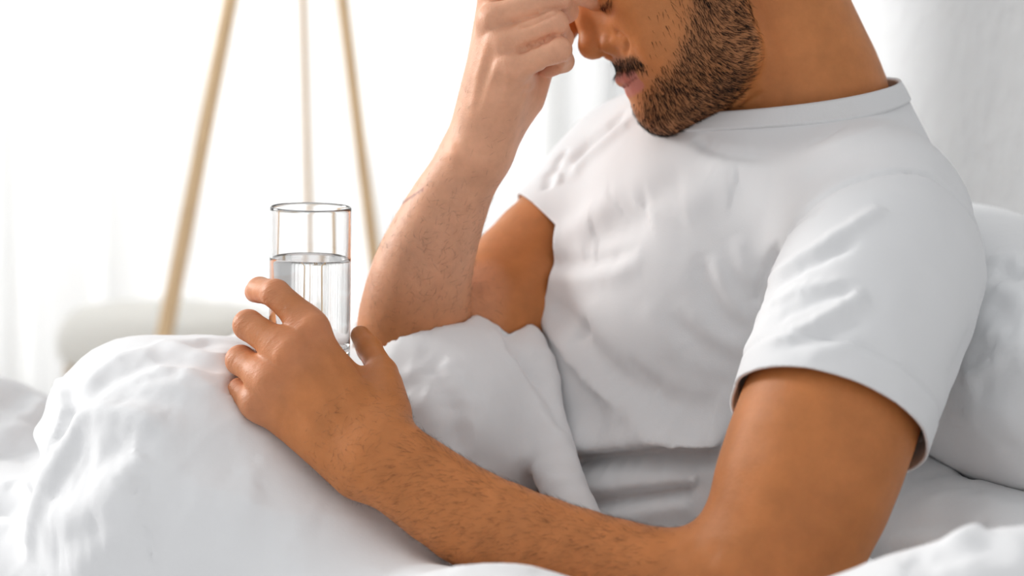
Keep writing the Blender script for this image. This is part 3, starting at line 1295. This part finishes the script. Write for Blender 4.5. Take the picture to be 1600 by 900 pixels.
# beard: strands comb down the cheek, back along the jaw, down on the chin
pc, nc = sample(bd ** 1.2, 9000)
cu, cv, cw = hloc(pc)
ctl = [((1075, -20), (0.25, 0.95)), ((1075, 50), (0.35, 0.9)), ((1060, 100), (0.5, 0.85)), ((1100, 130), (0.7, 0.7)), ((1130, -10), (0.7, 0.6)),
       ((1150, 60), (0.95, 0.15)), ((1160, 100), (0.95, -0.15)), ((1120, 90), (0.85, 0.45)), ((1120, 160), (0.85, 0.3)), ((1045, 150), (0.35, 0.9)),
       ((1030, 190), (0.25, 0.95)), ((1080, 190), (0.7, 0.55)), ((960, 102), (-0.05, 1)), ((1000, 106), (0.5, 0.85)), ((1012, 140), (0.1, 1))]
num, den = np.zeros((len(pc), 2)), np.zeros(len(pc))
for (a, b), (dx, dy) in ctl:
    q0, q1 = np.array(px2uv(a, b, 45)), np.array(px2uv(a + dx * 10, b + dy * 10, 45))
    g = 1 / (((cu - q0[0]) ** 2 + (cv - q0[1]) ** 2) + 30) ** 1.5
    num += g[:, None] * nrm(q1 - q0)
    den += g
num /= den[:, None]
num += RNG.normal(0, 0.16, num.shape)
dirs = num[:, :1] * HF + num[:, 1:] * HV + (np.sign(cw) * RNG.normal(0, 0.1, len(cw)))[:, None] * HW
n_ = len(pc)
hairs('beard', pc, nc, dirs, RNG.uniform(0.004, 0.0085, n_), RNG.uniform(0.00012, 0.00019, n_), RNG.uniform(0.15, 0.5, n_), M_HAIR)
# fine hair on the forearms
fa = np.zeros(len(BV))
A0, A1 = P(1060, 930, 1.54), P(600, 716, 1.605)
for a, b, r, am in ((A0, A1, 0.055, 1.0), (P(640, 600, 1.80), P(733, 258, 1.732), 0.06, 0.25)):
    t = np.clip(((BV - a) @ (b - a)) / ((b - a) @ (b - a)), 0, 1)
    q = np.linalg.norm(BV - a - t[:, None] * (b - a), axis=1)
    fa = np.maximum(fa, (q < r) * am * sstep(0, 0.15, t) * (1 - 0.7 * sstep(0.85, 1.0, t)))
pf, nf = sample(fa, 6500)
al = np.where((np.linalg.norm(pf - A0, axis=1) < np.linalg.norm(pf - P(690, 420, 1.76), axis=1))[:, None], nrm(A1 - A0), nrm(P(733, 258, 1.732) - P(640, 600, 1.80)))
n_ = len(pf)
hairs('arm_hair', pf, nf, al * 0.8 + np.array([0, 0, -0.55]) + RNG.normal(0, 0.25, (n_, 3)), RNG.uniform(0.005, 0.010, n_), np.full(n_, 0.00006), RNG.uniform(0.15, 0.5, n_), M_FUZZ)
# short dark hair on the skull, eyebrows and lashes
pv = ((hv > 104 + (hu + 6) * 0.95) & (hv > 12)) * (np.abs(hw) < 95) * (hu > -215) * (hv < 175)
ear = (np.abs(hw) > 70) & (hu > -122) & (hu < -84) & (hv < 60)
pv = np.where(ear | ~onh, 0, pv).astype(float)
ph, nh = sample(pv, 9000)
n_ = len(ph)
hairs('hair', ph, nh, -HF * 0.7 - HV * 0.3 + RNG.normal(0, 0.25, (n_, 3)), RNG.uniform(0.010, 0.018, n_), np.full(n_, 0.0003), RNG.uniform(0.5, 0.9, n_), M_HAIR)
bw = np.exp(-((hv - 59 - 0.10 * np.abs(hw)) / 4) ** 2) * (np.abs(hw) > 9) * (np.abs(hw) < 50) * (hu > -34) * onh
pe, ne = sample(bw ** 2, 1100)
n_ = len(pe)
hairs('eyebrow', pe, ne, np.sign(hloc(pe)[2])[:, None] * HW + 0.35 * HV + RNG.normal(0, 0.15, (n_, 3)), RNG.uniform(0.006, 0.009, n_), np.full(n_, 0.00012), RNG.uniform(0.1, 0.3, n_), M_HAIR)
lw = np.exp(-((hv - 31.5) / 1.5) ** 2) * (np.abs(hw) > 18) * (np.abs(hw) < 45) * (hu > -20) * onh
pe, ne = sample(lw ** 2, 160)
n_ = len(pe)
hairs('eyelashes', pe, ne, -HV + 0.6 * HF + RNG.normal(0, 0.12, (n_, 3)), RNG.uniform(0.004, 0.007, n_), np.full(n_, 0.00008), RNG.uniform(0.5, 0.8, n_), M_HAIR)
tick('hair')

# ------------------------------------------------------------------ the T-shirt
lsl = tube([(1386, 350, 1.67, 126), (1378, 425, 1.63, 157), (1342, 530, 1.595, 158), (1295, 660, 1.562, 155), (1270, 740, 1.55, 155)], 2, 0.006)
rsl = tube([(962, 296, 1.94, 98), (897, 364, 1.90, 105), (826, 432, 1.87, 108)], 2, 0.006)
SHT = Off(U(0.035, *trunk_nodes(), neck_node()), 0.006)
SHIRT = U(0.03, SHT, lsl, rsl)
SV, SQ = isosurface(SHIRT, 0.0025)
SN = normals(SV, SQ)
tick('shirt %d' % len(SV))


def plane3(a, b, c, up):
    n = nrm(np.cross(b - a, c - a))
    return (a, n if n @ up > 0 else -n)


HEM_L = (P(1294, 661, 1.562), nrm(P(1270, 740, 1.548) - P(1340, 530, 1.597)))
HEM_R = (P(829, 324, 1.88), nrm(P(750, 386, 1.885) - P(829, 324, 1.89)))
HEM_B = (P(965, 960, 1.87), -aB)
COL_LO = plane3(P(1085, 206, 1.745), P(1262, 196, 1.70), P(1404, 152, 1.80), aB)
COL_HI = plane3(P(1092, 180, 1.745), P(1255, 167, 1.70), P(1390, 124, 1.80), aB)
NB = P(1250, 172, 1.775)


def sd(V, pl):
    return (V - pl[0]) @ pl[1]


SV0 = SV.copy()
SHIRT_FOLDS = [
    # armhole seams
    ([(1410, 267), (1345, 278), (1285, 308), (1235, 350), (1205, 400), (1187, 450), (1180, 505)], 2.6, -2.6, 0.03),
    ([(1410, 267), (1455, 276), (1500, 312), (1530, 360), (1545, 410)], 2.6, -2.6, 0.03),
    # folds on the near sleeve
    ([(1190, 440), (1215, 382), (1252, 340), (1300, 314)], 5, -2.6), ([(1188, 455), (1226, 418), (1290, 380), (1359, 338), (1385, 322)], 6, 3.0),
    ([(1200, 455), (1247, 424), (1300, 396), (1350, 365)], 5, -2.6), ([(1184, 490), (1230, 462), (1275, 447), (1345, 436)], 5, 2.2),
    ([(1190, 510), (1240, 486), (1300, 462), (1345, 452)], 5, -1.8), ([(1181, 540), (1253, 516), (1327, 474), (1360, 458)], 6, 3.0),
    ([(1195, 548), (1290, 524), (1356, 490)], 6, -2.2), ([(1250, 560), (1310, 545), (1350, 525)], 6, 1.2),
    ([(1480, 600), (1500, 560), (1520, 500)], 9, -2.0), ([(1405, 420), (1400, 520), (1410, 600)], 12, 1.0),
    # far shoulder
    ([(884, 262), (915, 228), (945, 203), (985, 168)], 7, -4.0), ([(880, 290), (920, 245), (965, 205), (1000, 180)], 7, 2.5),
    ([(866, 272), (872, 250), (884, 230)], 5, -3.0), ([(850, 300), (858, 280), (852, 268)], 5, -2.5), ([(874, 290), (878, 270)], 4, 2.0),
    # chest
    ([(905, 378), (945, 362), (985, 345), (1020, 320)], 16, -4.0), ([(842, 390), (880, 372), (930, 335), (980, 300)], 14, 3.0),
    ([(836, 402), (880, 412), (940, 408), (1000, 390)], 7, -3.2), ([(840, 424), (890, 432), (950, 428), (1020, 400)], 10, 2.5),
    ([(1000, 330), (1030, 300), (1075, 270)], 12, -1.5), ([(1050, 340), (1100, 305), (1160, 290)], 14, 1.6),
    ([(1088, 210), (1106, 228), (1150, 242), (1230, 246)], 5, -3.0), ([(1095, 240), (1150, 262), (1230, 268), (1310, 250)], 9, 1.6),
    ([(1260, 228), (1290, 212), (1325, 190)], 5, -1.2), ([(1250, 240), (1340, 212), (1400, 190)], 6, 0.9),
    # fan out of the near armpit
    ([(1095, 392), (1104, 438), (1130, 490), (1172, 528)], 8, -1.9), ([(1112, 388), (1126, 435), (1150, 480), (1180, 502)], 7, 1.7),
    ([(1045, 490), (1080, 528), (1130, 558), (1166, 570)], 8, -1.7), ([(1062, 470), (1096, 508), (1140, 538), (1172, 548)], 8, 1.5),
    ([(1010, 558), (1060, 588), (1120, 602), (1155, 600)], 9, -1.4), ([(1150, 365), (1164, 415), (1182, 455)], 7, 1.3), ([(1000, 470), (1035, 520), (1080, 560)], 10, 1.2),
    # long crease across the belly
    ([(838, 480), (884, 540), (925, 590), (985, 632), (1050, 660), (1126, 668)], 7, 6.0, 0.1, 3.0), ([(862, 470), (908, 528), (950, 576), (1005, 608), (1065, 634), (1126, 645)], 10, -6.5, 0.1),
    ([(890, 530), (902, 517), (918, 512)], 6, -4.0), ([(930, 588), (952, 625), (975, 660)], 8, 3.0), ([(915, 600), (935, 635), (955, 668)], 9, -2.0),
    ([(970, 560), (1010, 590), (1035, 612)], 5, -1.5), ([(1015, 615), (1025, 622)], 6, 2.0),
    # roll of cloth over the waist
    ([(876, 680), (960, 672), (1050, 662), (1135, 660)], 10, 13.0, 0.03, 13.0), ([(878, 710), (960, 705), (1050, 702), (1130, 708)], 9, -14.0, 0.05),
    ([(900, 754), (1000, 744), (1090, 732)], 10, 8.0, 0.03, 7.0), ([(905, 780), (1000, 770), (1085, 755)], 8, -8.0, 0.05), ([(930, 812), (1000, 802), (1080, 788)], 9, 5.0, 0.05),
]
q_ = SV * np.array([1.0, 0.7, 1.0])
SV = SV + SN * (0.0012 * noise(q_, 13, 3) + 0.0005 * noise(q_ + 0.02 * noise(q_, 20, 9)[:, None], 48, 5))[:, None]
SV = carve(SV, SN, [(q[0], q[1], q[2] * (1.25 if len(q) < 5 and q[1] > 3 else 1.0), *q[3:]) for q in SHIRT_FOLDS])
hb = -sd(SV, HEM_L)
hin = (np.linalg.norm(SV0 - HEM_L[0], axis=1) < 0.13)
SV = SV + SN * (hin * (0.0010 * (1 - sstep(0.0215, 0.0240, hb)) - 0.0014 * np.exp(-((hb - 0.0245) / 0.0026) ** 2)))[:, None]


def clip(V, Q, d, part):
    """cut a quad mesh where d > 0, only among the faces with all corners in part; border corners slide onto the cut"""
    d = np.where(part, d, -1.0)
    keep = (d[Q] <= 0).any(1) & ~((d[Q] > 0).all(1))
    Q = Q[keep]
    # pull outside corners back onto the cut along the edge to their inside neighbours
    E = np.vstack([Q[:, [0, 1]], Q[:, [1, 2]], Q[:, [2, 3]], Q[:, [3, 0]]])
    E = np.vstack([E, E[:, ::-1]])
    E = E[(d[E[:, 0]] > 0) & (d[E[:, 1]] <= 0)]
    t = d[E[:, 1]] / (d[E[:, 1]] - d[E[:, 0]])
    pt = V[E[:, 1]] + t[:, None] * (V[E[:, 0]] - V[E[:, 1]])
    cnt = np.bincount(E[:, 0], minlength=len(V))
    V2 = V.copy()
    for a in range(3):
        s_ = np.bincount(E[:, 0], pt[:, a], len(V))
        V2[:, a] = np.where(cnt > 0, s_ / np.maximum(cnt, 1), V[:, a])
    # corners outside with no inside neighbour close up on the cut between their neighbours
    bad = (d > 0) & (cnt == 0)
    E = np.vstack([Q[:, [0, 1]], Q[:, [1, 2]], Q[:, [2, 3]], Q[:, [3, 0]]])
    E = np.vstack([E, E[:, ::-1]])
    E = E[bad[E[:, 0]] & (cnt[E[:, 1]] > 0)]
    c2 = np.bincount(E[:, 0], minlength=len(V))
    for a in range(3):
        s_ = np.bincount(E[:, 0], V2[E[:, 1], a], len(V))
        V2[:, a] = np.where(c2 > 0, s_ / np.maximum(c2, 1), V2[:, a])
    return V2, Q


def compact(V, Q):
    u_, inv = np.unique(Q, return_inverse=True)
    return V[u_], inv.reshape(Q.shape), u_


CN = COL_LO[1]
CC = NB - CN * sd(NB, COL_LO)
CE1 = nrm(CR - CN * (CR @ CN))
CE2 = np.cross(CN, CE1)
NPH, NHT = 180, 9
phi = np.linspace(0, 2 * math.pi, NPH, endpoint=False)


def ring(t):
    """where the shirt meets a plane between the two rims of the collar"""
    c0 = CC * (1 - t) + (NB - COL_HI[1] * sd(NB, COL_HI)) * t
    n = nrm(CN * (1 - t) + COL_HI[1] * t)
    e1 = nrm(CR - n * (CR @ n))
    e2 = np.cross(n, e1)
    dr = np.cos(phi)[:, None] * e1 + np.sin(phi)[:, None] * e2
    r = np.full(NPH, 0.098)
    for q in np.arange(0.0975, 0.045, -0.0005):
        r = np.where(SHT.ev(c0 + dr * q) > 0, q, r)
    # smooth around
    for _ in range(6):
        r = (np.roll(r, 1) + 2 * r + np.roll(r, -1)) / 4
    return c0, dr, r


cV = []
R_LO = None
for k in range(NHT):
    t = k / (NHT - 1)
    c0, dr, r = ring(t)
    if R_LO is None:
        R_LO = r
    cV.append(c0 + dr * (r + 0.0022 - 0.001 * t + 0.0006 * math.sin(math.pi * t))[:, None])
cV = np.vstack(cV)
cQ = np.array([(k * NPH + i, k * NPH + (i + 1) % NPH, (k + 1) * NPH + (i + 1) % NPH, (k + 1) * NPH + i) for k in range(NHT - 1) for i in range(NPH)])
qq = SV - CC
q1, q2 = qq @ CE1, qq @ CE2
rr = np.interp(np.arctan2(q2, q1) % (2 * math.pi), np.append(phi, 2 * math.pi), np.append(R_LO, R_LO[0]))
near = np.linalg.norm(SV0 - NB, axis=1) < 0.2
tV, tQ = clip(SV, SQ, np.minimum(sd(SV, COL_LO), rr + 0.004 - np.hypot(q1, q2)), near)
tV, tQ = clip(tV, tQ, sd(tV, HEM_L), np.linalg.norm(SV - HEM_L[0], axis=1) < 0.125)
tV, tQ = clip(tV, tQ, np.minimum(sd(tV, HEM_R), (SHT.ev(SV0) - rsl.ev(SV0)) * 0.5), np.linalg.norm(SV0 - HEM_R[0], axis=1) < 0.2)
tV, tQ, _i = compact(tV, tQ)
shirt_o = child(mesh_obj('t_shirt', tV, tQ, M_SHIRT), MAN)
sm = shirt_o.modifiers.new('cloth', 'SOLIDIFY')
sm.thickness = 0.0022
sm.offset = -1
collar_o = mesh_obj('collar', cV, cQ, M_RIB)
rib = np.zeros((len(cV), 3))
rib[:, 0] = (np.arange(len(cV)) % NPH) * 0.62
rib_at = collar_o.data.attributes.new('rib', 'FLOAT_VECTOR', 'POINT')
rib_at.data.foreach_set('vector', rib.astype(np.float32).ravel())
collar_o.parent = shirt_o
sm = collar_o.modifiers.new('cloth', 'SOLIDIFY')
sm.thickness = 0.003
sm.offset = -1
tick('shirt cut')

# ------------------------------------------------------------------ the duvet
def pe(px, py, D, rx, ry, rd):
    return Ell(P(px, py, D), (rx * D / F, ry * D / F, rd), (CR, CU, CF))


WEAR = U(0.004, Off(BODY, -0.0006), Off(SHIRT, -0.001))
DUV = U(0.035,
        pe(330, 800, 1.755, 268, 272, 0.14),
        limb([(330, 830, 1.72, 235), (590, 1010, 1.64, 185)]),
        pe(205, 690, 1.79, 116, 152, 0.10),
        pe(480, 650, 1.86, 220, 140, 0.10),
        pe(690, 665, 1.82, 185, 196, 0.12),
        pe(-60, 820, 2.12, 240, 240, 0.20),
        pe(200, 860, 2.05, 420, 180, 0.35))
DUV = U(0.012, DUV, tube([(791, 483, 1.83, 30), (838, 570, 1.79, 33), (848, 650, 1.76, 36), (870, 740, 1.73, 36), (905, 820, 1.70, 36)], 3, 0.004))
DUV = U(0.05, DUV, pe(1050, 1290, 1.46, 600, 270, 0.13))
DUV = U(0.02, DUV, pe(770, 985, 1.44, 210, 100, 0.09), tube([(980, 1060, 1.42, 110), (1250, 1030, 1.40, 110), (1400, 985, 1.39, 112), (1530, 940, 1.38, 108), (1680, 920, 1.38, 110)], 3, 0.004),
        limb([(590, 1010, 1.64, 150), (770, 1010, 1.46, 100)]))
DUV = Sub(0.004, DUV, WEAR)
DV, DQ = isosurface(DUV, 0.004)
DN = normals(DV, DQ)
DUVET_FOLDS = [
    ([(262, 664), (187, 647), (129, 656), (89, 722), (62, 784), (47, 880)], 8, 6.0, 0.08), ([(140, 668), (105, 735), (80, 800)], 12, -3.0),
    ([(91, 590), (97, 650), (75, 715)], 4, 4.0, 0.05), ([(107, 590), (112, 650), (92, 705)], 7, -4.0),
    ([(107, 633), (147, 589), (191, 558), (249, 549)], 7, 2.6), ([(125, 640), (165, 600), (215, 575), (270, 565)], 7, -2.2),
    ([(191, 602), (240, 582), (284, 578), (351, 616)], 6, 2.2), ([(276, 578), (310, 595), (351, 620)], 5, 2.6), ([(222, 558), (260, 562), (300, 585), (345, 600)], 5, -1.8),
    ([(240, 531), (290, 545), (338, 560), (366, 556)], 7, 3.2), ([(260, 550), (310, 566), (355, 580)], 6, -2.4), ([(300, 530), (312, 540), (330, 528)], 9, -3.0),
    ([(205, 615), (265, 600), (330, 625)], 5, 1.6), ([(170, 625), (240, 620), (320, 650)], 7, -1.6),
    ([(107, 735), (165, 716), (210, 685)], 12, -3.5), ([(130, 770), (190, 740), (220, 700)], 12, 3.0),
    ([(58, 838), (133, 807), (187, 784), (224, 750)], 12, 4.5), ([(60, 860), (120, 838), (180, 820)], 12, -4.0), ([(89, 889), (169, 853), (249, 811)], 13, 4.5),
    ([(110, 905), (200, 870), (240, 850)], 13, -3.5), ([(284, 757), (350, 788), (420, 785)], 16, 2.5), ([(260, 690), (330, 700), (400, 740)], 18, -2.5), ([(330, 830), (420, 815), (500, 830)], 18, 2.5),
    # further part of the duvet at left
    ([(0, 690), (44, 650), (89, 608)], 10, 5.0), ([(-20, 680), (30, 684), (78, 676)], 9, 6.0), ([(-20, 705), (30, 706), (75, 700)], 10, -5.0),
    ([(-20, 768), (30, 760), (67, 752)], 9, 6.0), ([(-20, 800), (30, 790), (60, 780)], 12, -6.0), ([(0, 640), (30, 625), (50, 605)], 12, -5.0), ([(-20, 835), (30, 812), (58, 795)], 10, 4.0),
    # over the waist
    ([(692, 555), (717, 609), (732, 660), (736, 715)], 7, 4.0, 0.1), ([(672, 560), (698, 612), (714, 660), (716, 715)], 9, -4.5, 0.1),
    ([(768, 508), (796, 558), (840, 622), (880, 690), (905, 745)], 6, 3.0, 0.1), ([(782, 505), (812, 556), (852, 615), (886, 680)], 6, -5.0, 0.1),
    ([(776, 524), (830, 580), (864, 600)], 6, -3.0), ([(780, 510), (820, 540), (850, 560)], 8, 2.5),
    ([(595, 545), (660, 515), (730, 505)], 9, 2.0), ([(590, 520), (640, 500), (690, 488)], 8, -2.2), ([(600, 580), (660, 560), (700, 562)], 8, -2.2), ([(620, 610), (680, 640), (700, 690)], 9, 2.2),
    ([(615, 600), (640, 602), (665, 612)], 7, -4.0), ([(750, 600), (780, 680), (800, 750)], 10, 2.0), ([(770, 590), (805, 670), (830, 740)], 10, -2.0), ([(560, 505), (600, 492), (625, 485)], 6, -3.0),
    # near edge of the bed
    ([(1400, 880), (1480, 868), (1600, 850)], 10, -4.0), ([(1490, 850), (1510, 838), (1540, 830)], 9, 5.0), ([(700, 893), (770, 886), (840, 894)], 9, 2.0),
]
wq = DV + 0.03 * np.stack([noise(DV, 9, 11), noise(DV, 9, 12), noise(DV, 9, 13)], 1)
rid = (1 - np.abs(noise(wq * np.array([0.8, 1.0, 1.5]), 15, 21))) ** 5 + 0.5 * (1 - np.abs(noise(wq * np.array([1.3, 1.0, 0.9]), 31, 22))) ** 5
DV = DV + DN * (0.003 * noise(DV, 8, 4) + 0.0010 * noise(wq, 26, 6) + 0.0012 * rid)[:, None]
DV = carve(DV, DN, [(q[0], q[1] * 1.2, q[2] * 1.1, *q[3:]) for q in DUVET_FOLDS])
duvet = mesh_obj('duvet', DV, DQ, M_DUVET)
tag(duvet, 'puffy white duvet bunched over the lap of the man, under the water glass', 'duvet')
tick('duvet %d' % len(DV))

# ------------------------------------------------------------------ pillows
def pillow(name, label, c, hx, hz, hy, strokes, carve_by):
    ax = (WD, np.array([0, 0, 1.0]), WN)
    nd = Sub(0.004, U(0.03, Ell(c, (hx, hz, hy), ax),
                      *[Ell(c + WD * hx * 0.45 * i + np.array([0, 0, 1.0]) * hz * 0.35 * j, (hx * 0.52, hz * 0.6, hy * 0.75), ax) for i in (-1, 1) for j in (-1, 1)]), *carve_by)
    V, Q = isosurface(nd, 0.004)
    N = normals(V, Q)
    V = carve(V, N, strokes)
    o = mesh_obj(name, V, Q, M_PILLOW)
    return tag(o, label, 'pillow', 'pillows propped behind the man'), nd


PIL_UP = [([(1545, 470), (1570, 490), (1600, 520)], 10, -4.0), ([(1535, 520), (1565, 515), (1610, 500)], 9, 3.5), ([(1500, 600), (1540, 570), (1570, 560)], 8, 3.5), ([(1510, 575), (1540, 552), (1570, 540)], 7, -3.5),
          ([(1552, 432), (1575, 424), (1600, 436)], 6, -6.0), ([(1548, 455), (1575, 455), (1610, 478)], 7, 4.0), ([(1545, 405), (1575, 405), (1610, 412)], 7, 4.0),
          ([(1550, 560), (1575, 540), (1610, 535)], 9, 2.5), ([(1520, 620), (1550, 590), (1600, 580)], 9, -2.5), ([(1500, 650), (1540, 640), (1600, 655)], 9, 2.0),
          ([(1470, 690), (1530, 690), (1600, 702)], 7, -2.0)]
PIL_LO = [([(1430, 745), (1500, 735), (1600, 750)], 8, -2.5), ([(1420, 790), (1500, 775), (1600, 800)], 9, 2.5), ([(1400, 825), (1480, 815), (1560, 822)], 8, -3.0), ([(1380, 850), (1430, 842), (1480, 850)], 6, 3.0)]
up_o, up_n = pillow('pillow', 'upper white pillow propped between the man and the plaster wall', P(1560, 535, 1.83), 0.27, 0.094, 0.115, PIL_UP, [WEAR])
lo_o, lo_n = pillow('pillow', 'lower white pillow squashed flat under the upper one', P(1540, 795, 1.80), 0.27, 0.050, 0.118, PIL_LO, [WEAR, up_n])
tick('pillows')

# ------------------------------------------------------------------ glass of water
GD = 1.697
gt, gb = P(488, 321, GD), P(481, 566, GD)
gr = 63.5 * GD / F
gh = gt[2] - gb[2]
gx = (gt + gb) / 2
glass = empty('drinking_glass', 'clear straight tumbler of water held in the hand on the duvet', 'glass', (gx[0], gx[1], gb[2]))
bm = bmesh.new()
t_ = 0.0017
MG = Matrix.Translation((gx[0], gx[1], gb[2]))
lathe(bm, [(0, 0.0), (gr - 0.003, 0), (gr - 0.0008, 0.0008), (gr, 0.003), (gr, 0.0035), (gr, 0.005), (gr, gh - 0.003), (gr, gh - 0.0012), (gr - t_ * 0.12, gh - 0.0004), (gr - t_ * 0.4, gh), (gr - t_ * 0.6, gh), (gr - t_ * 0.88, gh - 0.0004), (gr - t_, gh - 0.0012), (gr - t_, gh - 0.003), (gr - t_, 0.015), (gr - t_, 0.0125), (gr - t_ - 0.0008, 0.0105), (gr - t_ - 0.003, 0.0095), (gr - t_ - 0.008, 0.009), (0, 0.009)], 128, MG)
bmesh.ops.recalc_face_normals(bm, faces=bm.faces)
child(bm_obj('tumbler', bm, M_GLASS, None, True), glass)
wl = P(487, 403, GD)[2] - gb[2]
bm = bmesh.new()
ri = gr - t_ + 0.00012
lathe(bm, [(0, 0.0089), (gr - t_ - 0.008, 0.0089), (gr - t_ - 0.003, 0.0094), (gr - t_ - 0.0007, 0.0104), (ri, 0.0125), (ri, 0.015), (ri, wl - 0.002), (ri, wl + 0.0006), (ri - 0.0004, wl + 0.0009), (ri - 0.0012, wl + 0.0003), (ri - 0.0025, wl), (ri - 0.005, wl), (0, wl)], 128, MG)
bmesh.ops.recalc_face_normals(bm, faces=bm.faces)
child(bm_obj('water', bm, M_WATER, None, True), glass)
tick('done')
